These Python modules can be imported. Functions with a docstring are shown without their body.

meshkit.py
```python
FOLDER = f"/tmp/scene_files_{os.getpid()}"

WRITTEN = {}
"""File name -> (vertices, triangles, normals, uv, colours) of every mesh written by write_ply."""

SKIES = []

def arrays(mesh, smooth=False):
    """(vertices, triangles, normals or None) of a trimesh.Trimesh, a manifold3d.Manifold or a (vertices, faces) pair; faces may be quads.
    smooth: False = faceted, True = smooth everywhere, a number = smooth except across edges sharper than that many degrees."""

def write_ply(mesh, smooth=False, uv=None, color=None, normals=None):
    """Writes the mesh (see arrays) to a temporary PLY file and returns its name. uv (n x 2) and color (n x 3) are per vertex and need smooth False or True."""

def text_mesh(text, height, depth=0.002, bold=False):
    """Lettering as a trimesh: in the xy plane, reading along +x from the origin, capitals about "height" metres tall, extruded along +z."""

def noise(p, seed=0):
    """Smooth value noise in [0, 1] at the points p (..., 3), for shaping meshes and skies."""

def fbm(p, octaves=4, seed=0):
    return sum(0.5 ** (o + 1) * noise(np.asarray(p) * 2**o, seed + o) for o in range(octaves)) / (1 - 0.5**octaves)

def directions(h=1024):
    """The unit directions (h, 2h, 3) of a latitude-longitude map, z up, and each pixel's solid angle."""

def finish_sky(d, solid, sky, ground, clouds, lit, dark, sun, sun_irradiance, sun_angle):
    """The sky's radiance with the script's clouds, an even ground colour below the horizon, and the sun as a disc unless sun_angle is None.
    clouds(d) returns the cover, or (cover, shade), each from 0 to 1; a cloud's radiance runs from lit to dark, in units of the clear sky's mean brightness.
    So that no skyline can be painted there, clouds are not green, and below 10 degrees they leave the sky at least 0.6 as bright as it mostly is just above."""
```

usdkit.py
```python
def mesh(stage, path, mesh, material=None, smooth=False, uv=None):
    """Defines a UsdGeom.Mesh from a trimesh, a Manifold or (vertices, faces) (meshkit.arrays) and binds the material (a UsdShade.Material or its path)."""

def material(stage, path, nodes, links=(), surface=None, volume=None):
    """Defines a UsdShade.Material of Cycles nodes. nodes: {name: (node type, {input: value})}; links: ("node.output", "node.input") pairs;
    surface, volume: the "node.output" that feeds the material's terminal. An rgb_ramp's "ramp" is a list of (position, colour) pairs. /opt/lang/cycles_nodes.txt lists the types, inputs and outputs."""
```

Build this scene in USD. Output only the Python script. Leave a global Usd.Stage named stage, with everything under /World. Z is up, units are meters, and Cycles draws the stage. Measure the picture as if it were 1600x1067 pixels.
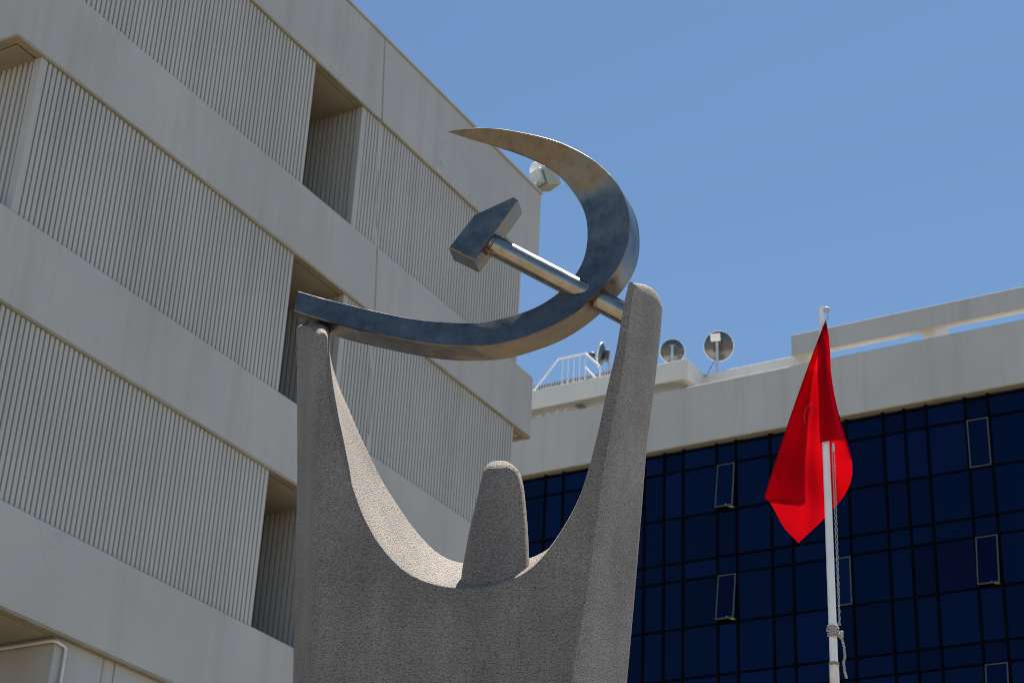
import math, random
import numpy as np
import trimesh
import mapbox_earcut
import meshkit
import usdkit
from pxr import Usd, UsdGeom, UsdLux, UsdShade, Gf, Sdf
from shapely.geometry import Polygon

random.seed(7)
rng = np.random.default_rng(7)
stage = Usd.Stage.CreateInMemory()
UsdGeom.SetStageUpAxis(stage, UsdGeom.Tokens.z)
UsdGeom.SetStageMetersPerUnit(stage, 1.0)
UsdGeom.Xform.Define(stage, '/World')
UsdGeom.Scope.Define(stage, '/World/Looks')

# ------------------------------------------------------------------ camera, sky, sun
CAM_Z = 1.6
PITCH, ROLL, YAW = np.radians([27.59302, 2.92787, 31.06907])
F_ = np.array([0, math.cos(PITCH), math.sin(PITCH)])
R_ = np.array([1.0, 0, 0])
U_ = np.cross(R_, F_)
RX = math.cos(ROLL) * R_ + math.sin(ROLL) * U_
UP = -math.sin(ROLL) * R_ + math.cos(ROLL) * U_
cam = UsdGeom.Camera.Define(stage, '/World/camera')
m = Gf.Matrix4d(*RX, 0, *UP, 0, *(-F_), 0, 0, 0, CAM_Z, 1)
cam.AddTransformOp().Set(m)
cam.CreateHorizontalApertureAttr(36.0)
cam.CreateFocalLengthAttr(36.0 * 2885.47 / 1600)
cam.CreateFStopAttr(4.5)
cam.CreateFocusDistanceAttr(13.2)
cam.CreateExposureAttr(1.31)

SUN_AZ, SUN_EL = math.radians(28), math.radians(73)
SUN = np.array([math.sin(SUN_AZ) * math.cos(SUN_EL), math.cos(SUN_AZ) * math.cos(SUN_EL), math.sin(SUN_EL)])


def mat(name, nodes, links=(), surface='p.BSDF', volume=None):
    return usdkit.material(stage, '/World/Looks/' + name, nodes, links, surface=surface, volume=volume)


sky_mat = mat('sky_look', {
    's': ('sky_texture', {'sky_type': 'single_scattering', 'sun_disc': False, 'sun_elevation': SUN_EL, 'sun_rotation': SUN_AZ,
                          'altitude': 100.0, 'air_density': 1.0, 'aerosol_density': 0.3, 'ozone_density': 3.5}),
    'b': ('background_shader', {'strength': 0.05}),
    'h': ('hsv', {'hue': 0.494, 'saturation': 1.05})}, [('s.color', 'h.color'), ('h.color', 'b.color')], surface='b.background')
dome = UsdLux.DomeLight.Define(stage, '/World/sky')
UsdShade.MaterialBindingAPI.Apply(dome.GetPrim()).Bind(sky_mat)
dome.GetPrim().SetCustomDataByKey('label', 'clear blue midday sky above the roofs')
dome.GetPrim().SetCustomDataByKey('category', 'sky')
dome.GetPrim().SetCustomDataByKey('kind', 'structure')
sun = UsdLux.DistantLight.Define(stage, '/World/sun')
sun.CreateNormalizeAttr(True)
sun.CreateIntensityAttr(1.25)
sun.CreateAngleAttr(0.53)
sun.CreateColorAttr(Gf.Vec3f(1.0, 0.95, 0.87))
sz = SUN
sx = np.cross([0, 0, 1.0], sz); sx /= np.linalg.norm(sx)
sy = np.cross(sz, sx)
sun.AddTransformOp().Set(Gf.Matrix4d(*sx, 0, *sy, 0, *sz, 0, 0, 0, 40, 1))

# ------------------------------------------------------------------ helpers
used = {}


def numbered(parent, name):
    k = used.get((parent, name), 0)
    used[(parent, name)] = k + 1
    return f'{parent}/{name}' if k == 0 else f'{parent}/{name}_{k:03d}'


def tag(prim, label=None, cat=None, group=None, kind=None):
    for k, v in (('label', label), ('category', cat), ('group', group), ('kind', kind)):
        if v:
            prim.SetCustomDataByKey(k, v)
    return prim


ORIGIN = {}


def thing(name, loc, label, cat, group=None, kind=None):
    path = numbered('/World', name)
    x = UsdGeom.Xform.Define(stage, path)
    x.AddTranslateOp().Set(Gf.Vec3d(*map(float, loc)))
    ORIGIN[path] = np.array(loc, float)
    tag(x.GetPrim(), label, cat, group, kind)
    return path


def part(name, mesh, material, parent, smooth=False, label=None, kind=None):
    """One mesh, given in world coordinates, as a child of a thing (or of a part of a thing)."""
    root = '/'.join(parent.split('/')[:3])
    o = ORIGIN.get(root, np.zeros(3))
    v, f = (mesh.vertices, mesh.faces) if hasattr(mesh, 'faces') else mesh
    path = numbered(parent, name)
    p = usdkit.mesh(stage, path, (np.asarray(v) - o, np.asarray(f)), material, smooth)
    tag(p.GetPrim(), label, None, None, kind)
    return path


def joined(ms):
    return trimesh.util.concatenate([trimesh.Trimesh(*x, process=False) if isinstance(x, tuple) else x for x in ms])


BOX_F = np.array([[0, 2, 1], [0, 3, 2], [4, 5, 6], [4, 6, 7], [0, 1, 5], [0, 5, 4], [1, 2, 6], [1, 6, 5], [2, 3, 7], [2, 7, 6], [3, 0, 4], [3, 4, 7]])


def hull(pts):
    return trimesh.convex.convex_hull(np.asarray(pts))


class Frame:
    """A facade: s along it, q into the building, z up."""

    def __init__(self, ds, dq, dist):
        self.ds, self.dq, self.dist = ds, dq, dist

    def at(self, s, q, z):
        s, q, z = np.broadcast_arrays(np.asarray(s, float), np.asarray(q, float), np.asarray(z, float))
        return s[..., None] * self.ds + (self.dist + q)[..., None] * self.dq + z[..., None] * np.array([0, 0, 1.0])

    def box(self, s0, s1, q0, q1, z0, z1, bevel=0.0):
        if bevel > 0:
            P = []
            for a, sa in ((s0, 1), (s1, -1)):
                for b, sb in ((q0, 1), (q1, -1)):
                    for c, sc in ((z0, 1), (z1, -1)):
                        P += [(a + sa * bevel, b + sb * bevel, c), (a + sa * bevel, b, c + sc * bevel), (a, b + sb * bevel, c + sc * bevel)]
            P = np.array(P)
            return hull(self.at(P[:, 0], P[:, 1], P[:, 2]))
        P = np.array([(s0, q0, z0), (s1, q0, z0), (s1, q1, z0), (s0, q1, z0), (s0, q0, z1), (s1, q0, z1), (s1, q1, z1), (s0, q1, z1)])
        return trimesh.Trimesh(self.at(P[:, 0], P[:, 1], P[:, 2]), self.fix(BOX_F), process=False)

    def fix(self, F):
        return F if np.dot(np.cross(self.ds, self.dq), [0, 0, 1]) > 0 else F[:, ::-1]

    def hexa(self, P):
        """8 corners (s,q,z): lower 4 then upper 4."""
        P = np.array(P, float)
        return hull(self.at(P[:, 0], P[:, 1], P[:, 2]))


def tube(pts, r, sides=10, caps=True):
    p = np.asarray(pts, float)
    n = len(p)
    r = np.broadcast_to(np.asarray(r, float), (n,))
    t = np.gradient(p, axis=0)
    t /= np.linalg.norm(t, axis=1, keepdims=True) + 1e-12
    ref = np.array([0, 0, 1.0]) if abs(t[0, 2]) < 0.9 else np.array([1.0, 0, 0])
    a = np.zeros_like(t)
    prev = np.cross(t[0], ref)
    for k in range(n):
        prev = prev - t[k] * (prev @ t[k])
        prev = prev / (np.linalg.norm(prev) + 1e-12)
        a[k] = prev
    b = np.cross(t, a)
    ang = np.arange(sides) * 2 * np.pi / sides
    v = p[:, None] + r[:, None, None] * (np.cos(ang)[None, :, None] * a[:, None] + np.sin(ang)[None, :, None] * b[:, None])
    v = v.reshape(-1, 3)
    F = []
    for i in range(n - 1):
        for j in range(sides):
            k = (j + 1) % sides
            F += [[i * sides + j, (i + 1) * sides + j, (i + 1) * sides + k], [i * sides + j, (i + 1) * sides + k, i * sides + k]]
    if caps:
        v = np.vstack([v, p[0], p[-1]])
        for j in range(sides):
            k = (j + 1) % sides
            F += [[n * sides, j, k], [n * sides + 1, (n - 1) * sides + k, (n - 1) * sides + j]]
    mm = trimesh.Trimesh(v, np.array(F), process=False)
    return mm if mm.volume > 0 else trimesh.Trimesh(v, np.array(F)[:, ::-1], process=False)


def orient(mm):
    if mm.volume < 0:
        mm.invert()
    return mm


def resample(pts, n):
    p = np.asarray(pts, float)
    d = np.r_[0, np.cumsum(np.linalg.norm(np.diff(p, axis=0), axis=1))]
    from scipy.interpolate import PchipInterpolator
    x = np.linspace(0, d[-1], n)
    return np.stack([PchipInterpolator(d, p[:, k])(x) for k in range(p.shape[1])], 1)


def smooth1(a, k=2, it=2):
    a = np.array(a, float)
    for _ in range(it):
        q = a.copy()
        q[1:-1] = (a[:-2] + 2 * a[1:-1] + a[2:]) / 4
        a = q
    return a


# ------------------------------------------------------------------ materials
def plaster(name, base, dirt=0.12, crack=True, warm=None, rough=0.85):
    """Painted concrete: broad tonal drift, rain streaks, hairline cracks, fine grain."""
    n = {
        'g': ('geometry', {}),
        'big': ('noise_texture', {'scale': 0.45, 'detail': 4.0, 'roughness': 0.55}),
        'ms': ('mapping', {'scale': (2.6, 2.6, 0.16)}),
        'st': ('noise_texture', {'scale': 1.0, 'detail': 5.0, 'roughness': 0.6}),
        'str': ('rgb_ramp', {'ramp': [(0.0, (0.0, 0, 0)), (0.5, (0.0, 0, 0)), (0.78, (1, 1, 1)), (1.0, (1, 1, 1))]}),
        'r1': ('rgb_ramp', {'ramp': [(0.25, tuple(c * (1 - dirt) for c in base)), (0.75, tuple(min(1, c * (1 + dirt * 0.5)) for c in base))]}),
        'strk': ('mix', {'mix_type': 'multiply', 'fac': 0.16, 'color2': (0.55, 0.52, 0.47)}),
        'mf': ('math', {'math_type': 'multiply', 'value2': 0.3}),
        'fine': ('noise_texture', {'scale': 38.0, 'detail': 3.0, 'roughness': 0.6}),
        'bmp': ('bump', {'strength': 0.25, 'distance': 0.012}),
        'p': ('principled_bsdf', {'roughness': rough, 'specular_ior_level': 0.25})}
    l = [('g.position', 'big.vector'), ('g.position', 'ms.vector'), ('ms.vector', 'st.vector'), ('st.fac', 'str.fac'), ('big.fac', 'r1.fac'),
         ('r1.color', 'strk.color1'), ('str.color', 'mf.value1'), ('mf.value', 'strk.fac'), ('g.position', 'fine.vector'), ('fine.fac', 'bmp.height'), ('bmp.normal', 'p.normal')]
    if crack:
        n.update({
            'wob': ('noise_texture', {'scale': 3.0, 'detail': 4.0}),
            'wm': ('mix', {'mix_type': 'linear_light', 'fac': 0.22}),
            'v': ('voronoi_texture', {'feature': 'distance_to_edge', 'scale': 0.75}),
            'lt': ('map_range', {'from_min': 0.0, 'from_max': 0.006, 'to_min': 1.0, 'to_max': 0.0, 'clamp': True}),
            'msk': ('noise_texture', {'scale': 0.62, 'detail': 2.0}),
            'mr': ('map_range', {'from_min': 0.55, 'from_max': 0.66, 'to_min': 0.0, 'to_max': 1.0, 'clamp': True}),
            'mul': ('math', {'math_type': 'multiply'}),
            'mul2': ('math', {'math_type': 'multiply', 'value2': 0.3}),
            'ck': ('mix', {'color2': tuple(c * 0.35 for c in base)})})
        l += [('g.position', 'wob.vector'), ('g.position', 'wm.color1'), ('wob.color', 'wm.color2'), ('wm.color', 'v.vector'), ('v.distance', 'lt.value'), ('g.position', 'msk.vector'),
              ('msk.fac', 'mr.value'), ('lt.result', 'mul.value1'), ('mr.result', 'mul.value2'), ('mul.value', 'mul2.value1'), ('mul2.value', 'ck.fac'), ('strk.color', 'ck.color1'), ('ck.color', 'p.base_color')]
    else:
        l += [('strk.color', 'p.base_color')]
    return mat(name, n, l)


M = {}
M['band'] = plaster('painted_concrete', (0.375, 0.356, 0.325))
M['rib'] = plaster('ribbed_concrete', (0.385, 0.364, 0.328), crack=False)
M['groove'] = plaster('groove_concrete', (0.38, 0.355, 0.315), crack=False)
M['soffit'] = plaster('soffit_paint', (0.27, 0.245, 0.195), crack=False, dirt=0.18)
M['wall'] = plaster('ground_wall', (0.36, 0.345, 0.325))
M['fascia'] = plaster('fascia_concrete', (0.405, 0.388, 0.358), crack=False, dirt=0.1)
M['white'] = plaster('white_roof_paint', (0.60, 0.575, 0.52), crack=False, dirt=0.1)


def plain(name, col, rough=0.5, metal=0.0, spec=0.5, var=0.15, scale=6.0, bump=0.0):
    n = {'g': ('geometry', {}), 'n': ('noise_texture', {'scale': scale, 'detail': 4.0}),
         'r': ('rgb_ramp', {'ramp': [(0.25, tuple(c * (1 - var) for c in col)), (0.75, tuple(min(1, c * (1 + var)) for c in col))]}),
         'p': ('principled_bsdf', {'roughness': rough, 'metallic': metal, 'specular_ior_level': spec})}
    l = [('g.position', 'n.vector'), ('n.fac', 'r.fac'), ('r.color', 'p.base_color')]
    if bump:
        n['b'] = ('bump', {'strength': bump, 'distance': 0.01})
        l += [('n.fac', 'b.height'), ('b.normal', 'p.normal')]
    return mat(name, n, l)


M['joint'] = plain('joint_sealant', (0.24, 0.22, 0.18), 0.9, var=0.3, scale=3)
M['lip'] = plain('soffit_lip', (0.22, 0.196, 0.14), 0.85, var=0.2, scale=2)
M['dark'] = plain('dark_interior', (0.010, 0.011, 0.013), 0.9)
M['mullion'] = plain('black_mullion', (0.0012, 0.0015, 0.002), 0.6, spec=0.03)
M['sash'] = plain('grey_aluminium_sash', (0.085, 0.09, 0.10), 0.5, metal=0.2)
M['stay'] = plain('window_stay', (0.55, 0.50, 0.30), 0.5)
M['paintmetal'] = plain('white_painted_steel', (0.72, 0.70, 0.68), 0.45, var=0.08, scale=5)
M['rustpaint'] = plain('aged_white_paint', (0.66, 0.61, 0.52), 0.6, var=0.2, scale=14)
M['galv'] = plain('galvanised_steel', (0.45, 0.46, 0.47), 0.45, metal=0.5)
M['conduit'] = plain('conduit_plastic', (0.50, 0.49, 0.45), 0.5)
M['dish'] = plain('dish_metal', (0.13, 0.13, 0.135), 0.30, metal=0.9, var=0.12, scale=3)
M['dishdark'] = plain('dish_bracket', (0.05, 0.055, 0.06), 0.5)
M['dishface'] = plain('dish_face', (0.62, 0.62, 0.60), 0.5)
M['rope'] = plain('rope_fibre', (0.34, 0.32, 0.30), 0.9, var=0.5, scale=90, bump=0.5)
M['lampbody'] = plain('floodlight_body', (0.30, 0.32, 0.28), 0.5)
M['lampglass'] = plain('floodlight_cover', (0.70, 0.68, 0.62), 0.3)
M['ground'] = mat('plaza_paving', {
    'g': ('geometry', {}), 'b': ('brick_texture', {'color1': (0.20, 0.162, 0.115), 'color2': (0.175, 0.142, 0.10), 'mortar': (0.2, 0.17, 0.13), 'scale': 1.0, 'mortar_size': 0.012, 'brick_width': 0.5, 'row_height': 0.5, 'offset': 0.0}),
    'n': ('noise_texture', {'scale': 0.3, 'detail': 5.0}), 'm': ('mix', {'mix_type': 'multiply', 'fac': 0.35}),
    'p': ('principled_bsdf', {'roughness': 0.85, 'specular_ior_level': 0.2})},
    [('g.position', 'b.vector'), ('g.position', 'n.vector'), ('b.color', 'm.color1'), ('n.color', 'm.color2'), ('m.color', 'p.base_color')])


def glass(name, col, tint):
    return mat(name, {
        'g': ('geometry', {}), 'n': ('noise_texture', {'scale': 0.9, 'detail': 1.0}), 'b': ('bump', {'strength': 0.03, 'distance': 0.02}),
        'p': ('principled_bsdf', {'base_color': col, 'roughness': 0.06, 'ior': 1.5, 'specular_ior_level': 0.5, 'specular_tint': tint})},
        [('g.position', 'n.vector'), ('n.fac', 'b.height'), ('b.normal', 'p.normal')])


M['glass'] = [glass(f'navy_glass_{k}', (0.0005 * f, 0.0018 * f, 0.0085 * f), (0.14, 0.28, 0.66)) for k, f in enumerate((0.5, 0.9, 1.3, 1.9))]

# bush-hammered granite
def granite(name, k):
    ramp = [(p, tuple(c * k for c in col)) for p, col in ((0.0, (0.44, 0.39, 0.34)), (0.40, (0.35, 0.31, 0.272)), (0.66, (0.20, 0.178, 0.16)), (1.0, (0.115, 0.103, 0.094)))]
    return mat(name, {
    'g': ('geometry', {}),
    'mp': ('mapping', {'scale': (64.0, 64.0, 112.0)}),
    'wob': ('noise_texture', {'scale': 9.0, 'detail': 2.0}),
    'wm': ('mix', {'mix_type': 'linear_light', 'fac': 0.012}),
    'v': ('voronoi_texture', {'feature': 'f1', 'scale': 1.0, 'randomness': 0.62}),
    'n': ('noise_texture', {'scale': 120.0, 'detail': 3.0, 'roughness': 0.65}),
    'big': ('noise_texture', {'scale': 1.6, 'detail': 6.0, 'roughness': 0.6}),
    'mst': ('mapping', {'scale': (3.2, 3.2, 0.45)}),
    'streak': ('noise_texture', {'scale': 1.0, 'detail': 4.0}),
    'cr': ('rgb_ramp', {'ramp': ramp}),
    'br': ('rgb_ramp', {'ramp': [(0.3, (0.66, 0.64, 0.63)), (0.7, (1, 1, 1))]}),
    'sr': ('rgb_ramp', {'ramp': [(0.35, (0.72, 0.72, 0.74)), (0.62, (1, 1, 1))]}),
    'm1': ('mix', {'mix_type': 'multiply', 'fac': 0.8}),
    'm2': ('mix', {'mix_type': 'multiply', 'fac': 0.7}),
    'sp': ('mix', {'mix_type': 'overlay', 'fac': 0.3}),
    'hs': ('math', {'math_type': 'multiply_add', 'value2': -1.0, 'value3': 1.0}),
    'hn': ('math', {'math_type': 'multiply_add', 'value2': 0.35}),
    'b': ('bump', {'strength': 1.0, 'distance': 0.02}),
    'p': ('principled_bsdf', {'roughness': 0.8, 'specular_ior_level': 0.35})},
    [('g.position', 'wob.vector'), ('g.position', 'wm.color1'), ('wob.color', 'wm.color2'), ('wm.color', 'mp.vector'), ('mp.vector', 'v.vector'), ('g.position', 'n.vector'), ('g.position', 'big.vector'),
     ('g.position', 'mst.vector'), ('mst.vector', 'streak.vector'), ('v.distance', 'cr.fac'), ('big.fac', 'br.fac'), ('streak.fac', 'sr.fac'), ('cr.color', 'm1.color1'), ('br.color', 'm1.color2'),
     ('m1.color', 'm2.color1'), ('sr.color', 'm2.color2'), ('m2.color', 'sp.color1'), ('n.color', 'sp.color2'), ('sp.color', 'p.base_color'),
     ('v.distance', 'hs.value1'), ('n.fac', 'hn.value1'), ('hs.value', 'hn.value3'), ('hn.value', 'b.height'), ('b.normal', 'p.normal')])


M['granite'] = granite('bush_hammered_granite', 1.0)
M['granite_side_lit'] = granite('granite_with_side_light', 1.32)  # lighter copy: the right flank's brighter shading put into the stone colour
M['granite_sunlit'] = granite('granite_with_sunlight', 1.15)  # lighter copy: sunlight on the inner curve put into the stone colour


def steel(name, col, r0, r1, bump=0.12, wav=0.05):
    return mat(name, {
        'g': ('geometry', {}),
        'n': ('noise_texture', {'scale': 8.0, 'detail': 7.0, 'roughness': 0.68}),
        'f': ('noise_texture', {'scale': 46.0, 'detail': 4.0, 'roughness': 0.6}),
        'w': ('noise_texture', {'scale': 2.6, 'detail': 1.0}),
        'rr': ('map_range', {'from_min': 0.3, 'from_max': 0.7, 'to_min': r0, 'to_max': r1, 'clamp': True}),
        'cr': ('rgb_ramp', {'ramp': [(0.28, tuple(c * 0.72 for c in col)), (0.5, col), (0.72, tuple(c * 1.18 for c in col))]}),
        'b1': ('bump', {'strength': bump, 'distance': 0.006}),
        'b2': ('bump', {'strength': wav, 'distance': 0.25}),
        'p': ('principled_bsdf', {'metallic': 1.0})},
        [('g.position', 'n.vector'), ('g.position', 'f.vector'), ('g.position', 'w.vector'), ('n.fac', 'rr.value'), ('n.fac', 'cr.fac'), ('cr.color', 'p.base_color'), ('rr.result', 'p.roughness'),
         ('w.fac', 'b2.height'), ('b2.normal', 'b1.normal'), ('f.fac', 'b1.height'), ('b1.normal', 'p.normal')])


M['steel'] = steel('worn_steel', (0.185, 0.163, 0.142), 0.19, 0.38, bump=0.16, wav=0.22)
M['polished'] = steel('polished_steel', (0.36, 0.32, 0.27), 0.16, 0.28, bump=0.08, wav=0.03)
M['flag'] = mat('red_flag_cloth', {
    'g': ('geometry', {}), 'w': ('noise_texture', {'scale': 220.0, 'detail': 2.0}), 'b': ('bump', {'strength': 0.1, 'distance': 0.002}),
    'd': ('diffuse_bsdf', {'color': (0.24, 0.003, 0.016)}), 't': ('translucent_bsdf', {'color': (0.72, 0.003, 0.006)}), 'm': ('mix_closure', {'fac': 0.5})},
    [('g.position', 'w.vector'), ('w.fac', 'b.height'), ('b.normal', 'd.normal'), ('d.BSDF', 'm.closure1'), ('t.BSDF', 'm.closure2')], surface='m.closure')
M['emblem'] = plain('emblem_thread', (0.42, 0.07, 0.03), 0.8)

# ------------------------------------------------------------------ ground
g = usdkit.mesh(stage, '/World/ground', (np.array([[-700, -700, 0], [700, -700, 0], [700, 700, 0], [-700, 700, 0]], float), np.array([[0, 1, 2], [0, 2, 3]])), M['ground'])
tag(g.GetPrim(), 'beige paved plaza at the foot of the monument and buildings', 'ground', None, 'structure')

# ------------------------------------------------------------------ near office building (left)
sL, cL = math.sin(YAW), math.cos(YAW)
DL = np.array([sL, cL, 0.0])
NL = np.array([cL, -sL, 0.0])
LB = Frame(DL, -NL, 15.0)
S0, S1 = 12.70, 25.71            # ends of the bands
P0, P1 = 13.17, 25.215           # ends of the ribbed storeys
O0, O1 = 18.63, 19.95            # the deep slot in every storey
DEPTH = 11.0
bands = [(18.71, 20.32), (15.235, 16.45), (11.76, 12.97), (8.27, 9.49)]
storeys = [(16.45, 18.71), (12.97, 15.235), (9.49, 11.76)]
B = thing('office_building', LB.at(19, 0, 0), 'pale grey concrete office building with ribbed storeys between smooth bands, behind the monument', 'building')
for i, (z0, z1) in enumerate(bands):
    p = part('concrete_band', LB.box(S0, S1, 0, DEPTH, z0 + 0.03, z1, 0.018), M['band'], B)
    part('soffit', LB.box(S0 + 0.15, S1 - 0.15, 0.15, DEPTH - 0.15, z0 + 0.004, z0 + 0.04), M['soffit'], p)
    lips = [LB.box(S0 + 0.004, S1 - 0.004, 0.004, 0.115, z0, z0 + 0.034), LB.box(S0 + 0.004, S0 + 0.115, 0.115, DEPTH - 0.12, z0 + 0.001, z0 + 0.033), LB.box(S1 - 0.115, S1 - 0.004, 0.115, DEPTH - 0.12, z0 + 0.001, z0 + 0.033)]
    part('drip_edge', joined(lips), M['lip'], p)
    if i == 0:
        part('coping', LB.box(S0 - 0.02, S1 + 0.02, -0.025, 0.35, z1 - 0.002, z1 + 0.05, 0.01), M['band'], B)


def seam_s(z):
    return 20.28 + (20.3 - z) * 0.083


for z0, z1 in bands[:3]:
    part('expansion_joint', LB.hexa([(seam_s(z) + a, q, z) for z in (z0 + 0.04, z1 - 0.02) for a, q in ((-0.018, -0.003), (0.018, -0.003), (0.018, 0.02), (-0.018, 0.02))]), M['joint'], B)

PITCH_R, RW = 0.0853, 0.057
QF, QB = 0.034, 0.068             # face of the ribs, bottom of the grooves


def rib_front(s, z0, z1, w=RW):
    a, b = w / 2, w / 2 + 0.006
    return LB.hexa([(s - a, QF, z0), (s + a, QF, z0), (s + b, QB + 0.01, z0), (s - b, QB + 0.01, z0), (s - a, QF, z1), (s + a, QF, z1), (s + b, QB + 0.01, z1), (s - b, QB + 0.01, z1)])


def rib_side(s, q, z0, z1, w=RW, proud=0.036):
    a, b = w / 2, w / 2 + 0.006
    return LB.hexa([(s - proud, q - a, z0), (s - proud, q + a, z0), (s + 0.01, q + b, z0), (s + 0.01, q - b, z0), (s - proud, q - a, z1), (s - proud, q + a, z1), (s + 0.01, q + b, z1), (s + 0.01, q - b, z1)])


single = 0
rest = []
for i, (z0, z1) in enumerate(storeys):
    zb, zt = z0 - 0.01, z1 + 0.03
    rb, rt = z0 - 0.005, z1 + 0.006
    # left panel with the building's corner
    p = part('cladding_panel', LB.box(P0 + 0.05, O0, QB, DEPTH - 0.4, zb, zt), M['groove'], B)
    cb = part('corner_post', LB.box(P0, P0 + 0.125, QF, QF + 0.125, rb, rt, 0.006), M['rib'], p)
    s = P0 + 0.125 + 0.05
    while s < O0 - 0.03:
        part('rib', rib_front(s, rb, rt), M['rib'], p)
        single += 1
        s += PITCH_R
    q = QF + 0.125 + 0.055
    while q < 1.6:
        if i == 1:
            part('rib', rib_side(P0 + 0.05, q, rb, rt), M['rib'], p)
            single += 1
        else:
            rest.append(rib_side(P0 + 0.05, q, rb, rt))
        q += 0.094
    # right panel
    p = part('cladding_panel', LB.box(O1, P1 - 0.05, QB, DEPTH - 0.4, zb, zt), M['groove'], B)
    part('corner_post', LB.box(O1 - 0.05, O1 + 0.085, QF, QF + 0.12, rb, rt, 0.006), M['rib'], p)
    q = QF + 0.12 + 0.05
    while q < 1.45:
        if single < 300 and q < 1.25:
            part('rib', rib_side(O1, q, rb, rt), M['rib'], p)
            single += 1
        else:
            rest.append(rib_side(O1, q, rb, rt))
        q += 0.094
    s = O1 + 0.085 + 0.045
    k = 0
    while s < P1 - 0.02:
        if single < 300 and k < 19:
            part('rib', rib_front(s, rb, rt), M['rib'], p)
            single += 1
        else:
            rest.append(rib_front(s, rb, rt))
        s += PITCH_R
        k += 1
    # filler strip where the joint crosses the ribs
    part('joint_filler', LB.hexa([(seam_s(z) + a, q, z) for z in (rb, rt) for a, q in ((-0.045, QF - 0.004), (0.045, QF - 0.004), (0.045, QB), (-0.045, QB))]), M['rib'], p)
    part('joint_crack', LB.hexa([(seam_s(z) + a, q, z) for z in (rb + 0.3, rt - 0.9) for a, q in ((-0.012, QF - 0.008), (0.010, QF - 0.008), (0.010, QF), (-0.012, QF))]), M['joint'], p)
    part('added_slot_panel', LB.box(O0 - 0.02, O0 + 0.012, 0.35, 3.5, zb + 0.05, zt - 0.05), M['dark'], B, label='unseen dark panel added in the side of the slot to dim it')  # added panel, unseen: cuts bounce light onto the ribbed wall opposite
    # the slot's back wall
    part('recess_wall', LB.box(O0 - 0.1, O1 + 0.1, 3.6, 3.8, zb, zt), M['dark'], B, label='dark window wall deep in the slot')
part('ribs_far', joined(rest), M['rib'], B, kind='stuff')
# ground storeys: wall with joints, open loggia at the left end
w = part('ground_wall', LB.box(15.14, P1, 0.10, DEPTH - 0.5, 0, 8.31, 0.01), M['wall'], B)
for s in (15.98, 16.18):
    part('wall_joint', LB.box(s - 0.010, s + 0.010, 0.095, 0.12, 0.2, 8.29), M['joint'], w)
part('loggia_wall', LB.box(P0, 15.16, 4.5, DEPTH - 0.6, 0, 8.31), M['wall'], B)
part('corner_pillar', LB.box(P0, P0 + 0.6, 0.2, 0.8, 0, 8.31, 0.02), M['wall'], B)
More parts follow.
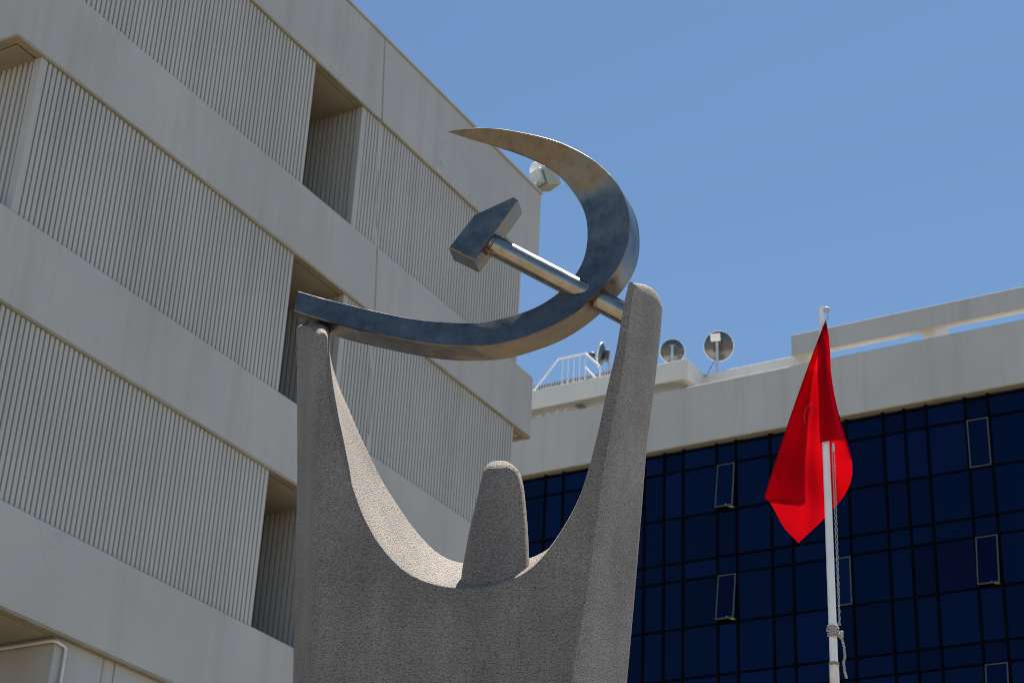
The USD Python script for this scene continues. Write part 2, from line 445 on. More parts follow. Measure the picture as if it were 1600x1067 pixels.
# conduit running along the soffit and turning down the wall
q_, zc = 0.06, 8.20
arc = [(15.09, 2.9 - 0.3 * k, 8.215) for k in range(9)] + [(15.09, 0.3, 8.215), (15.09, 0.18, 8.215), (15.10, 0.10, 8.215), (15.14, 0.07, 8.212), (15.19, 0.066, 8.20)] + \
      [(15.24 + 0.05 * math.sin(a), 0.066, 8.15 + 0.05 * math.cos(a)) for a in np.linspace(0.3, math.pi / 2, 5)] + [(15.29, 0.066, 8.05), (15.29, 0.066, 7.6), (15.29, 0.066, 6.0), (15.29, 0.066, 3.0), (15.29, 0.066, 0.3)]
arc = np.array(arc)
CP = thing('conduit_pipe', LB.at(15.29, 0, 0), 'thin grey conduit bending from the soffit down the wall, bottom left of the office building', 'pipe')
part('pipe', tube(LB.at(arc[:, 0], arc[:, 1], arc[:, 2]), 0.022, 10), M['conduit'], CP, smooth=50)
for s, q, z in ((15.09, 0.95, 8.215), (15.29, 0.066, 7.75), (15.29, 0.066, 6.6)):
    d = (0.03, 0.012, 0.03) if z > 8.2 else (0.04, 0.03, 0.012)
    part('clip', LB.box(s - d[0], s + d[0], q - d[1], q + d[1], z - d[2], z + d[2], 0.004), M['galv'], CP)

# floodlight on the roof's right corner
fl0 = LB.at(25.52, 0.12, 20.37)
FL = thing('floodlight', fl0, 'grey floodlight with round white cover on the roof corner of the ribbed building', 'floodlight')


def oriented_box(c, ax, ay, az, dims, bevel):
    P = []
    h = np.array(dims) / 2
    for a in (-1, 1):
        for b in (-1, 1):
            for cc in (-1, 1):
                for k in range(3):
                    o = np.array([a, b, cc]) * (h - bevel)
                    o[k] = [a, b, cc][k] * h[k]
                    P.append(c + o[0] * ax + o[1] * ay + o[2] * az)
    return hull(P)


up = np.array([0, 0, 1.0])
fdir = (DL * 0.75 + NL * 0.35 + up * 0.35); fdir /= np.linalg.norm(fdir)
fs = np.cross(fdir, up); fs /= np.linalg.norm(fs)
fu = np.cross(fs, fdir)
fc = fl0 + up * 0.36 + DL * 0.28 + NL * 0.16
part('lamp_body', oriented_box(fc, fdir, fs, fu, (0.34, 0.40, 0.40), 0.03), M['lampbody'], FL)
part('lamp_base_plate', oriented_box(fc - fdir * 0.235, fdir, fs, fu, (0.07, 0.34, 0.32), 0.02), M['lampbody'], FL)
dm = trimesh.creation.icosphere(2, 0.19)
dm.apply_translation(fc + fu * 0.20 - fs * 0.08 - fdir * 0.05)
part('round_cover', dm, M['lampglass'], FL, smooth=True)
part('bracket', tube([fl0, fl0 + up * 0.12 + DL * 0.02, fc - fdir * 0.28 - fu * 0.08], 0.03, 8), M['paintmetal'], FL, smooth=40)
part('foot', LB.box(25.40, 25.66, 0.02, 0.26, 20.365, 20.40, 0.005), M['paintmetal'], FL)

# ------------------------------------------------------------------ far glass building (right)
DR = NL.copy()
RB = Frame(DR, DL, 47.0)
K = 47.0


def rz(v):
    return v * K + 1.6


G = thing('glass_building', RB.at(-18, 0, 0), 'dark blue glass curtain wall building under a deep concrete fascia, right of the monument', 'building')
ZT, ZB = rz(0.5440), rz(0.5023)
part('fascia', RB.box(-30.5, -6.0, -0.16, 9, ZB, ZT, 0.02), M['fascia'], G)
part('fascia_drip', RB.box(-30.45, -6.05, -0.13, -0.03, ZB - 0.035, ZB + 0.002), M['lip'], G)
part('dark_core', RB.box(-30.3, -6.2, 0.45, 8.8, 0, ZB - 0.01), M['dark'], G)
cols = [-.6462, -.6325, -.6087, -.5952, -.5715, -.5577, -.5340, -.5205, -.4967, -.4825, -.4690, -.4452, -.4318, -.4082, -.3946, -.3706, -.3570, -.3333, -.3195, -.3056, -.2815, -.2672, -.2434, -.2298, -.2060, -.1922, -.1684, -.1550]
rows = [.4998, .4866, .4543, .4235, .4113, .3797, .3473, .3345, .3025, .2705]
GQ = 0.10
part('glass_lower', RB.box(cols[0] * K, cols[-1] * K, GQ + 0.002, GQ + 0.03, 0.0, rz(rows[-1])), M['glass'][0], G)
hung = {(11, 1): 7.5, (11, 4): 8.5, (20, 4): 6.0, (20, 7): 7.0, (20, 1): 0.0, (15, 4): 0.0}
for c in range(len(cols) - 1):
    for r in range(len(rows) - 1):
        s0, s1, z1, z0 = cols[c] * K + 0.035, cols[c + 1] * K - 0.035, rz(rows[r]) - 0.03, rz(rows[r + 1]) + 0.03
        gm = M['glass'][int(rng.choice([0, 0, 1, 1, 1, 2, 2, 3]))]
        if (c, r) not in hung:
            t = rng.normal(0, 0.004, 2)
            part('pane', RB.hexa([(s, GQ + q + t[0] * (s - s0) + t[1] * (z - z0), z) for z in (z0, z1) for s, q in ((s0, 0), (s1, 0), (s1, 0.02), (s0, 0.02))]), gm, G)
        else:
            a = math.radians(hung[(c, r)])
            hgt = z1 - z0

            def tilt(s, dq, dz):
                """dz below the hinge, dq out of the sash's plane"""
                return (s, GQ - 0.03 - math.sin(a) * dz + math.cos(a) * dq, z1 - math.cos(a) * dz - math.sin(a) * dq)

            def slab(sa, sb, da, db, qa, qb):
                return RB.hexa([tilt(s, q, d) for d in (da, db) for s, q in ((sa, qa), (sb, qa), (sb, qb), (sa, qb))])

            fw = 0.024
            w = part('window_sash', joined([slab(s0, s0 + fw, 0, hgt, -0.02, 0.02), slab(s1 - fw, s1, 0, hgt, -0.02, 0.02), slab(s0 + fw, s1 - fw, 0, fw, -0.019, 0.019), slab(s0 + fw, s1 - fw, hgt - fw, hgt, -0.019, 0.019)]), M['sash'], G,
                     label='tilted-open window sash' if a else 'closed window sash with pale frame')
            part('sash_pane', slab(s0 + fw, s1 - fw, fw, hgt - fw, -0.006, 0.006), gm, w)
            if a:
                zlow = z1 - math.cos(a) * hgt
                part('stay', RB.hexa([(s, q, z) for z in (zlow + 0.02, zlow + 0.06) for s, q in ((s1 - 0.24, GQ - 0.03 - math.sin(a) * hgt), (s1 - 0.20, GQ - 0.03 - math.sin(a) * hgt), (s1 - 0.04, GQ + 0.1), (s1 - 0.08, GQ + 0.1))]), M['stay'], w)
for c, s in enumerate(cols):
    part('mullion', RB.box(s * K - 0.034, s * K + 0.034, GQ - 0.035, GQ + 0.06, 0.0, rz(rows[0]) + 0.1), M['mullion'], G)
for z in rows:
    part('transom', RB.box(cols[0] * K, cols[-1] * K, GQ - 0.030, GQ + 0.055, rz(z) - 0.03, rz(z) + 0.03), M['mullion'], G)
# roof: frame slab over the terrace at the left, recessed parapet, pergola beam at the right
ZS0, ZS1 = rz(0.5524), rz(0.5671)
part('roof_slab', joined([RB.box(-30.5, -21.84, -0.02, 0.25, ZS0, ZS1, 0.012), RB.box(-22.09, -21.84, 0.25, 1.22, ZS0, ZS1 - 0.002), RB.box(-30.5, -22.09, 0.25, 1.22, ZS0 + 0.06, ZS1 - 0.004)]), M['white'], G, label='white slab edge over the roof terrace')
for x in (-22.4, -30.0):
    part('roof_post', RB.box(x, x + 0.25, 0.8, 1.05, ZT - 0.05, ZS0 + 0.08), M['white'], G)
for x in (-24.4, -26.0, -28.6):
    part('roof_slab_beam', RB.box(x, x + 0.22, 0.25, 1.2, ZS0 + 0.002, ZS0 + 0.08), M['soffit'], G)
part('roof_parapet', RB.box(-21.9, -18.25, 1.22, 1.5, ZT - 0.1, rz(0.5671) + 0.0, 0.012), M['white'], G, label='set-back white parapet on the roof')
part('pergola_beam', RB.box(-18.38, -5.8, -0.02, 0.26, rz(0.5529), rz(0.5679), 0.012), M['fascia'], G, label='long concrete pergola beam above the roof edge')
for s in (-18.38, -14.42, -10.4, -6.5):
    part('pergola_rafter', RB.box(s, s + 0.42, 0.26, 2.4, rz(0.5529) + 0.003, rz(0.5679) - 0.02), M['fascia'], G)
for s in (-10.4, -6.5):
    part('pergola_post', RB.box(s + 0.05, s + 0.37, 2.0, 2.38, ZT - 0.2, rz(0.5529) + 0.01), M['fascia'], G)

# roof railing and the louvred strip behind it
RQ = 0.10
RAIL = thing('roof_railing', RB.at(-26, RQ, ZS1), 'white tubular railing with sloping ends on the roof slab', 'railing')


def rail(pts, r=0.03):
    p = np.array(pts, float)
    return tube(RB.at(p[:, 0], RQ + 0 * p[:, 0], p[:, 1]), r, 8)


for pts in ([(-27.75, 27.98), (-27.448, 28.316)], [(-27.448, 28.316), (-26.576, 29.288)], [(-26.576, 29.288), (-25.578, 29.285)], [(-25.578, 29.285), (-25.023, 28.699)]):
    part('top_rail', rail(pts, 0.034), M['paintmetal'], RAIL, smooth=40)
part('post', rail([(-25.02, 28.72), (-25.01, ZS1)], 0.034), M['paintmetal'], RAIL, smooth=40)
part('brace', rail([(-25.58, 28.79), (-25.17, 28.30)], 0.034), M['paintmetal'], RAIL, smooth=40)
for s in (-26.40, -26.19, -25.975, -25.76, -25.555):
    part('baluster', rail([(s, ZS1), (s, 29.27)], 0.017), M['paintmetal'], RAIL, smooth=40)
LV = thing('louvre_strip', RB.at(-26, 0.3, ZS1), 'low dark slatted strip along the roof edge behind the white railing', 'louvre')
sl = []
for k in range(36):
    s = -27.9 + 0.095 * k
    sl.append(RB.box(s, s + 0.05, 0.30, 0.33, ZS1, ZS1 + 0.36))
part('slat', joined(sl), M['galv'], LV, kind='stuff')
part('back_board', RB.box(-27.95, -24.45, 0.36, 0.40, ZS1, ZS1 + 0.34), M['dishdark'], LV)
LD = thing('folded_ladder', RB.at(-27, 0.3, ZT), 'white metal lattice lying on the terrace under the roof slab', 'ladder')
zz = [(-27.9, 27.26), (-27.70, 27.47), (-27.52, 27.30), (-27.33, 27.47), (-27.13, 27.32), (-27.0, 27.50), (-26.8, 27.32), (-26.62, 27.50), (-26.5, 27.32), (-26.29, 27.50)]
for a, b in zip(zz[:-1], zz[1:]):
    part('lattice_bar', tube(RB.at([a[0], b[0]], [0.3, 0.3], [a[1], b[1]]), 0.035, 6), M['paintmetal'], LD)
part('lattice_rail', tube(RB.at([-27.9, -26.25], [0.32, 0.32], [27.22, 27.22]), 0.03, 6), M['paintmetal'], LD)

# ------------------------------------------------------------------ satellite dishes


def dish(s, z, q, rad, facing, label, base_z, feed=True, box=False):
    c = RB.at(s, q, z)
    n = facing / np.linalg.norm(facing)
    x = np.cross(n, up); x /= np.linalg.norm(x)
    y = np.cross(x, n)
    T = thing('satellite_dish', RB.at(s, q, base_z), label, 'satellite dish', None)
    rr, th = np.linspace(0, 1, 9), np.linspace(0, 2 * np.pi, 37)[:-1]

    def bowl(off):
        v = [c + n * off]
        for r in rr[1:]:
            for t in th:
                v.append(c + rad * r * (math.cos(t) * x + math.sin(t) * y) + n * (0.30 * rad * r * r + off))
        f = [[0, 1 + j, 1 + (j + 1) % 36] for j in range(36)]
        for i in range(7):
            for j in range(36):
                a, b = 1 + i * 36 + j, 1 + i * 36 + (j + 1) % 36
                f += [[a, a + 36, b + 36], [a, b + 36, b]]
        return np.array(v), np.array(f)

    v, f = bowl(0.0)
    v2, f2 = bowl(0.025)
    edge = []
    o = 1 + 7 * 36
    N = len(v)
    for j in range(36):
        a, b = o + j, o + (j + 1) % 36
        edge += [[a, b, N + b], [a, N + b, N + a]]
    part('reflector', (np.vstack([v, v2]), np.vstack([f[:, ::-1], f2 + N, np.array(edge)[:, ::-1]])), M['dish'], T, smooth=40)
    t = np.linspace(0, 2 * np.pi, 41)
    part('rim', tube([c + rad * (math.cos(a) * x + math.sin(a) * y) + n * (0.30 * rad + 0.012) for a in t], 0.018, 6, caps=False), M['dishface'], T, smooth=40)
    b0 = RB.at(s, q, base_z)
    bx = c - n * 0.16
    pole = [np.array([bx[0], bx[1], base_z]), bx + up * 0.18]
    part('mast', tube(pole, 0.045, 10), M['galv'], T, smooth=40)
    part('mount_bracket', oriented_box(c - n * 0.08, x, y, n, (0.30 * rad / 0.5, 0.42 * rad / 0.5, 0.12), 0.01), M['dishdark'], T)
    if box:
        part('receiver_box', oriented_box(c - n * 0.22 + y * 0.26 - x * 0.02, x, y, n, (0.30, 0.24, 0.16), 0.015), M['paintmetal'], T)
        part('strut', tube([c - n * 0.05 + x * 0.17 + y * 0.2, c - n * 0.16 + x * 0.14 - y * 0.12], 0.018, 6), M['dish'], T)
    if box:
        part('cable', tube([c - n * 0.1 - y * 0.3, RB.at(s - 0.30, q - 0.3, base_z + 0.5), RB.at(s - 0.62, q - 0.5, base_z + 0.62)], 0.012, 5), M['dishdark'], T)
    if feed:
        tip = c + n * rad * 1.05 - y * rad * 0.1
        part('feed_arm', tube([c - y * rad * 0.95 + n * 0.25 * rad, tip], 0.018, 6), M['dishdark'], T, smooth=40)
        fm = trimesh.creation.icosphere(2, 0.11)
        fm.apply_translation(tip)
        part('feed_horn', fm, M['dishdark'], T, smooth=True)


away = -np.array([0.0, 1.0, 0.0])
dish(-21.48, 29.33, 1.5, 0.485, np.array([0.30, 0.92, 0.42]), 'large satellite dish seen from behind on a single mast at the open roof edge', ZS1 - 0.6, box=True)
dish(-23.10, 29.50, 1.5, 0.40, np.array([0.12, 0.95, 0.35]), 'satellite dish half hidden behind the monument\'s right arm', ZS1, feed=False)
dish(-25.58, 29.86, 1.5, 0.42, np.array([-0.95, 0.25, 0.22]), 'narrow edge-on satellite dish beside the white roof railing', ZS1)

# ------------------------------------------------------------------ the monument (local frame: u right, w back, z up)
MB_ = math.radians(12.0)
EU = np.array([math.cos(MB_), -math.sin(MB_), 0])
EW = np.array([math.sin(MB_), math.cos(MB_), 0])
MBASE = np.array([-0.2294, 12.0, 0.0])


def mw(u, w, z):
    u, w, z = np.broadcast_arrays(np.asarray(u, float), np.asarray(w, float), np.asarray(z, float))
    return MBASE + u[..., None] * EU + w[..., None] * EW + z[..., None] * np.array([0, 0, 1.0])


T_ = 0.60
FI_left = [(-1.169, 7.857), (-1.157, 7.713), (-1.138, 7.563), (-1.11, 7.447), (-1.048, 7.237), (-0.973, 7.015), (-0.891, 6.786), (-0.789, 6.536), (-0.701, 6.378), (-0.602, 6.241), (-0.511, 6.144), (-0.419, 6.066), (-0.31, 6.012), (-0.186, 5.974), (-0.063, 5.955)]
FI_mid = [(0.018, 5.951), (0.108, 5.956)]
FI_right = [(0.209, 5.974), (0.306, 6.002), (0.406, 6.053), (0.474, 6.105), (0.539, 6.182), (0.636, 6.335), (0.721, 6.493), (0.778, 6.63), (0.822, 6.798), (0.852, 6.949), (0.893, 7.14), (0.924, 7.337), (0.962, 7.555), (0.985, 7.659), (1.006, 7.795), (1.027, 7.961), (1.051, 8.118), (1.079, 8.255)]
BI_left = [(-1.363, 8.28), (-1.343, 8.138), (-1.277, 7.947), (-1.228, 7.837), (-1.128, 7.641), (-1.024, 7.426), (-0.935, 7.262), (-0.823, 7.053), (-0.73, 6.915), (-0.607, 6.737), (-0.477, 6.575), (-0.361, 6.458), (-0.271, 6.405), (-0.206, 6.38)]
BI_right = [(0.0, 6.365), (0.2, 6.372), (0.319, 6.396), (0.387, 6.417), (0.459, 6.459), (0.56, 6.56), (0.66, 6.72), (0.76, 6.96), (0.86, 7.30), (0.94, 7.60), (1.0, 7.90), (1.05, 8.15), (1.10, 8.34)]
LR = [(-1.262, 7.90), (-1.239, 7.568), (-1.21, 7.275), (-1.195, 7.049), (-1.177, 6.796), (-1.127, 6.222), (-1.095, 5.598), (-1.083, 5.294)]
LO = [(-1.655, 8.359), (-1.598, 7.882), (-1.56, 7.55), (-1.536, 7.334), (-1.486, 6.806), (-1.475, 6.646), (-1.413, 5.936), (-1.373, 5.485)]
RR = [(1.131, 8.25), (1.099, 7.919), (1.075, 7.562), (1.048, 7.42), (1.02, 7.285), (0.967, 6.915), (0.926, 6.482), (0.873, 5.958), (0.8, 5.455), (0.779, 5.271)]
RO = [(1.256, 8.32), (1.252, 8.20), (1.229, 7.883), (1.217, 7.644), (1.183, 7.331), (1.147, 6.723), (1.107, 6.091), (1.064, 5.454)]


def extend(c, zlo):
    (u0, z0), (u1, z1) = c[-3], c[-1]
    return list(c) + [(u1 + (u1 - u0) / (z1 - z0) * (zlo - z1) * k, z1 + (zlo - z1) * k) for k in (0.5, 1.0)]


FI = resample(FI_left + FI_mid + FI_right, 90)
BI = resample(BI_left + BI_right, 90)
for c in (FI, BI):
    c[:] = smooth1(c, it=3)
LRr, LOr = smooth1(resample(extend(LR, 0), 50), it=2), smooth1(resample(extend(LO, 0), 50), it=2)
RRr, ROr = smooth1(resample(extend(RR, 0), 50), it=2), smooth1(resample(extend(RO, 0), 50), it=2)


def arch(a, b, h, n=9):
    """rounded top joining a to b, bulging upwards by h"""
    t = np.linspace(0, 1, n + 2)[1:-1]
    a, b = np.array(a), np.array(b)
    p = a + (b - a) * ((1 - np.cos(np.pi * t)) / 2)[:, None]
    p[:, 1] += h * np.sin(np.pi * t) ** 0.7
    return p


def slice_loop(v):
    inner = FI * (1 - v) + BI * v
    lo = LRr * (1 - v) + LOr * v
    ro = RRr * (1 - v) + ROr * v
    bl = math.sin(math.pi * min(1, v * 1.25) * 0.5) * math.sin(math.pi * v) ** 0.5 if 0 < v < 1 else 0.0
    ro[:, 0] += 0.05 * bl * np.clip((ro[:, 1] - 7.3) / 0.9, 0, 1)
    ro[:, 1] += 0.05 * bl * np.clip((ro[:, 1] - 7.9) / 0.4, 0, 1)
    inner[-12:, 1] += 0.06 * bl * np.linspace(0, 1, 12)
    bm = math.sin(math.pi * v) if 0 < v < 1 else 0.0
    lo[:, 1] += (0.055 * bm + 0.02 * (1 - v)) * np.clip((lo[:, 1] - 7.5) / 0.5, 0, 1)
    inner[:12, 1] += (0.07 * bm + 0.03 * (1 - v)) * np.linspace(1, 0, 12)
    loop = np.vstack([lo[::-1], arch(lo[0], inner[0], 0.10 - 0.04 * v), inner, arch(inner[-1], ro[0], 0.045 + 0.025 * v + 0.05 * bl), ro])
    kind = np.r_[np.zeros(len(lo)), np.full(9, 0.5), np.ones(len(inner)), np.full(9, 0.5), np.zeros(len(ro))]
    return loop, kind


def loft_solid(slices, ws):
    """closed loops with equal counts, front to back, capped by triangulation"""
    n = len(slices[0])
    V = np.vstack([mw(s[:, 0], w, s[:, 1]) for s, w in zip(slices, ws)])
    Fc = []
    for i in range(len(slices) - 1):
        a = i * n + np.arange(n)
        b = i * n + (np.arange(n) + 1) % n
        Fc.append(np.stack([a, b, b + n], 1)); Fc.append(np.stack([a, b + n, a + n], 1))

    def cap(s):
        area = 0.5 * np.sum(s[:, 0] * np.roll(s[:, 1], -1) - np.roll(s[:, 0], -1) * s[:, 1])
        idx = np.arange(n) if area > 0 else np.arange(n)[::-1]
        t = mapbox_earcut.triangulate_float64(np.ascontiguousarray(s[idx]), np.array([n], np.uint32)).reshape(-1, 3)
        return idx[t]

    c0, c1 = cap(slices[0]), cap(slices[-1])
    Fc += [c0, c1[:, ::-1] + n * (len(slices) - 1)]
    mm = trimesh.Trimesh(V, np.vstack(Fc), process=False)
    mm.fix_normals()
    return mm, n


def room(loop):
    """how much of an inset each point of the loop can take: the arms get thin towards their tops"""
    i0, i1 = 59, 149
    inner = loop[i0:i1]
    k = np.argmin(inner[:, 1])
    out = np.full(len(loop), 1.0)
    for j, (u, z) in enumerate(loop):
        side = inner[:k + 1][::-1] if u < inner[k, 0] else inner[k:]
        if z > inner[k, 1] + 0.05 and not i0 + 3 <= j < i1 - 3:
            gap = abs(u - np.interp(z, side[:, 1], side[:, 0]))
            out[j] = np.clip(gap / 0.16, 0.12, 1)
    return out


def inset(loop, d):
    d = np.asarray(d) * room(loop)
    t = np.roll(loop, -1, 0) - np.roll(loop, 1, 0)
    t /= np.linalg.norm(t, axis=1, keepdims=True) + 1e-9
    nrm = np.stack([-t[:, 1], t[:, 0]], 1)
    area = 0.5 * np.sum(loop[:, 0] * np.roll(loop[:, 1], -1) - np.roll(loop[:, 0], -1) * loop[:, 1])
    if area < 0:
        nrm = -nrm
    return loop + nrm * np.asarray(d)[:, None]


slices, ws = [], []
RND = 0.085
for k, v in enumerate([0, 0.3, 0.6, 1.0]):          # rounded front arris: soft on the outside, tight on the inside
    a = v * math.pi / 2
    w = RND * (1 - math.cos(a)) if v < 1 else RND
    loop, kind = slice_loop(w / T_)
    ins = (1 - math.sin(a))
    d = np.where(kind < 0.25, 0.055 * ins, np.where(kind < 0.75, 0.03 * ins, 0.014 * max(0, 1 - v * 2.2)))
    d[0] = d[-1] = 0
    slices.append(inset(loop, d)); ws.append(w)
for w in (0.16, 0.25, 0.34, 0.43, 0.51):
    slices.append(slice_loop(w / T_)[0]); ws.append(w)
for v in (0, 0.4, 0.75, 1.0):
    a = v * math.pi / 2
    w = T_ - 0.06 + 0.06 * math.sin(a)
    loop, kind = slice_loop(w / T_)
    d = (1 - math.cos(a)) * np.where(kind < 0.75, 0.05, 0.03)
    d[0] = d[-1] = 0
    slices.append(inset(loop, d)); ws.append(w)
body, NL_ = loft_solid(slices, ws)
fs_i = body.faces % NL_
fs_w = (body.faces // NL_).min(1)
lk = slice_loop(0)[1]
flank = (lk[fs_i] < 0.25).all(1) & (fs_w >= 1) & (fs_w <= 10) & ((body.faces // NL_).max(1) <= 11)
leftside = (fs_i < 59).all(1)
sunlit_faces = (lk[fs_i] > 0.75).all(1) & (fs_w >= 1) & (fs_w <= 9) & ((body.faces // NL_).max(1) <= 10)  # inner faces that take the painted-in sunlight
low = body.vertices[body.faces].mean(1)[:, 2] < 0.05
sunlit_faces &= ~low
vn = body.vertex_normals


def piece(mask):
    sub = trimesh.Trimesh(body.vertices, body.faces[mask], process=False)
    sub.remove_unreferenced_vertices()
    return sub


MON = thing('stone_monument', MBASE, 'tall grey granite monument shaped as a figure with two raised arms', 'monument')
part('body', piece(~(flank & ~leftside) & ~sunlit_faces), M['granite'], MON, smooth=38)
part('inner_curve', piece(sunlit_faces), M['granite_sunlit'], MON, smooth=True, label='inner curve between the arms, sunlight lightened into its stone colour')
part('flank', piece(flank & ~leftside), M['granite_side_lit'], MON, smooth=True, label='right flank with its brighter shading put into the stone colour')
HL_ = np.array([(-0.062, 5.6), (-0.058, 5.9), (-0.056, 6.017), (-0.052, 6.131), (-0.022, 6.376), (0.017, 6.592), (0.049, 6.779), (0.074, 6.872), (0.098, 6.908), (0.14, 6.927)])
HR_ = np.array([(0.44, 5.6), (0.437, 5.9), (0.432, 6.057), (0.421, 6.193), (0.397, 6.407), (0.369, 6.581), (0.348, 6.70), (0.319, 6.79), (0.278, 6.842), (0.21, 6.896), (0.15, 6.926)])
HL_[:, 0] -= 0.034
HR_[:, 0] += 0.012
for c in (HL_, HR_):
    c[:, 1] = np.where(c[:, 1] > 5.9, 5.9 + (c[:, 1] - 5.9) * 1.095, c[:, 1])
ZTOP = 5.9 + 1.03 * 1.095
zs = np.r_[np.linspace(5.7, ZTOP - 0.23, 22), ZTOP - np.array([0.19, 0.15, 0.11, 0.08, 0.055, 0.035, 0.02, 0.01, 0.004])]
rings = []
th = np.linspace(0, 2 * np.pi, 65)[:-1]
for z in zs:
    l, r = np.interp(z, HL_[:, 1], HL_[:, 0]), np.interp(z, HR_[:, 1], HR_[:, 0])
    cu, hu = (l + r) / 2, max((r - l) / 2, 0.004)
    top = np.clip((z - 5.9) / 1.03, 0, 1)
    hw = (0.26 - 0.07 * top) * min(1.0, math.sqrt(max(0.0, (ZTOP + 0.004 - z) / 0.12)))
    cwid = 0.31 + 0.02 * top
    ca, sa = np.cos(th), np.sin(th)
    e_ = 2 / 4.2
    wo = np.sign(sa) * np.abs(sa) ** e_
    uo = np.sign(ca) * np.abs(ca) ** e_
    rings.append(mw(cu + hu * uo * (1 - 0.16 * (wo + 1)) - 0.03 * (wo + 1), cwid + max(hw, 0.004) * wo, z))
V = np.vstack(rings + [mw(0.12, 0.33, ZTOP - 0.002)[None], mw(0.14, 0.3, 5.7)[None]])
n = 64
Fh = []
for i in range(len(zs) - 1):
    for j in range(n):
        a, b = i * n + j, i * n + (j + 1) % n
        Fh += [[a, b, b + n], [a, b + n, a + n]]
for j in range(n):
    Fh += [[(len(zs) - 1) * n + j, (len(zs) - 1) * n + (j + 1) % n, len(V) - 2], [(j + 1) % n, j, len(V) - 1]]
head = trimesh.Trimesh(V, np.array(Fh), process=False)
head.fix_normals()
part('head', head, M['granite'], MON, smooth=60)

# ------------------------------------------------------------------ sickle
SW = 0.13                        # its front plane in the monument's frame
TS = 0.25
SO = [(-0.397, 9.823), (-0.321, 9.844), (-0.204, 9.846), (-0.01, 9.828), (0.166, 9.782), (0.281, 9.747), (0.475, 9.672), (0.621, 9.588), (0.764, 9.483), (0.869, 9.376), (0.955, 9.262), (1.003, 9.16), (1.041, 9.06), (1.061, 8.953), (1.068, 8.826), (1.062, 8.731), (1.046, 8.643), (1.019, 8.556), (0.971, 8.465), (0.884, 8.346), (0.788, 8.239), (0.672, 8.134), (0.527, 8.037), (0.42, 7.988), (0.188, 7.915), (0.034, 7.893), (-0.082, 7.893), (-0.277, 7.906), (-0.45, 7.934), (-0.685, 7.992), (-0.875, 8.046), (-1.116, 8.12), (-1.313, 8.193), (-1.51, 8.272)]
SI = [(-0.397, 9.823), (-0.278, 9.79), (-0.124, 9.759), (0.014, 9.728), (0.164, 9.66), (0.312, 9.577), (0.419, 9.5), (0.518, 9.399), (0.598, 9.283), (0.656, 9.18), (0.697, 9.078), (0.719, 8.965), (0.724, 8.853), (0.704, 8.688), (0.649, 8.554), (0.588, 8.463), (0.509, 8.377), (0.388, 8.279), (0.274, 8.219), (0.118, 8.159), (-0.023, 8.122), (-0.103, 8.111), (-0.195, 8.113), (-0.471, 8.147), (-0.661, 8.189), (-0.852, 8.244), (-1.046, 8.304), (-1.242, 8.367), (-1.501, 8.461)]
NS = 150
so = smooth1(resample(SO, NS), it=3)
si = smooth1(resample(SI, NS), it=3)
tt = np.linspace(0, 1, NS)


def sstep(x):
    x = np.clip(x, 0, 1)
    return x * x * (3 - 2 * x)


sc = 0.14 * np.clip(tt / 0.10, 0, 1) * (1 - sstep((tt - 0.46) / 0.26)) + 0.03 * sstep((tt - 0.46) / 0.26)
grow = np.clip(tt / 0.10, 0.03, 1)                  # the point of the blade is thin
mid = SW + TS / 2
bev = 0.008
secs = []
for i in range(NS):
    o, inn = so[i], si[i]
    ax = inn - o
    L = np.linalg.norm(ax) + 1e-9
    ax = ax / L
    w0, w1 = SW, SW + TS * grow[i]
    i0 = SW + min(sc[i], (w1 - w0) * 0.8)            # the blade's bevelled face runs back to a thin inner edge
    i1 = max(i0 + 0.018 * grow[i], SW + TS * grow[i] - sc[i])
    b = min(bev, L * 0.2, (w1 - w0) * 0.2)
    bi = min(bev, (i1 - i0) * 0.3)
    flare = 0.045 * np.clip((tt[i] - 0.12) / 0.2, 0, 1) * np.clip((0.62 - tt[i]) / 0.2, 0, 1)
    ob = o - ax * flare
    sec = [(o + ax * b, w0), (inn - ax * bi, i0), (inn, i0 + bi), (inn, i1 - bi), (inn - ax * bi, i1), (ob + ax * b, w1), (ob, w1 - b), (o, w0 + b)]
    secs.append(np.array([mw(p[0], w, p[1]) for p, w in sec]))
V = np.vstack(secs)
n = 8
Fs = []
for i in range(NS - 1):
    for j in range(n):
        a, b = i * n + j, i * n + (j + 1) % n
        Fs += [[a, b, b + n], [a, b + n, a + n]]
for k in range(1, n - 1):
    Fs += [[0, k + 1, k], [(NS - 1) * n, (NS - 1) * n + k, (NS - 1) * n + k + 1]]
blade = trimesh.Trimesh(V, np.array(Fs), process=False)
blade.fix_normals()
SK = thing('steel_sickle', mw(-1.3, mid, 8.1), 'big curved steel sickle held up above the granite figure', 'sickle')
part('blade', blade, M['steel'], SK, smooth=32)
part('mounting_pin', tube([mw(-1.36, mid, 8.10), mw(-1.36, mid, 8.24)], 0.055, 14), M['steel'], SK, smooth=40)

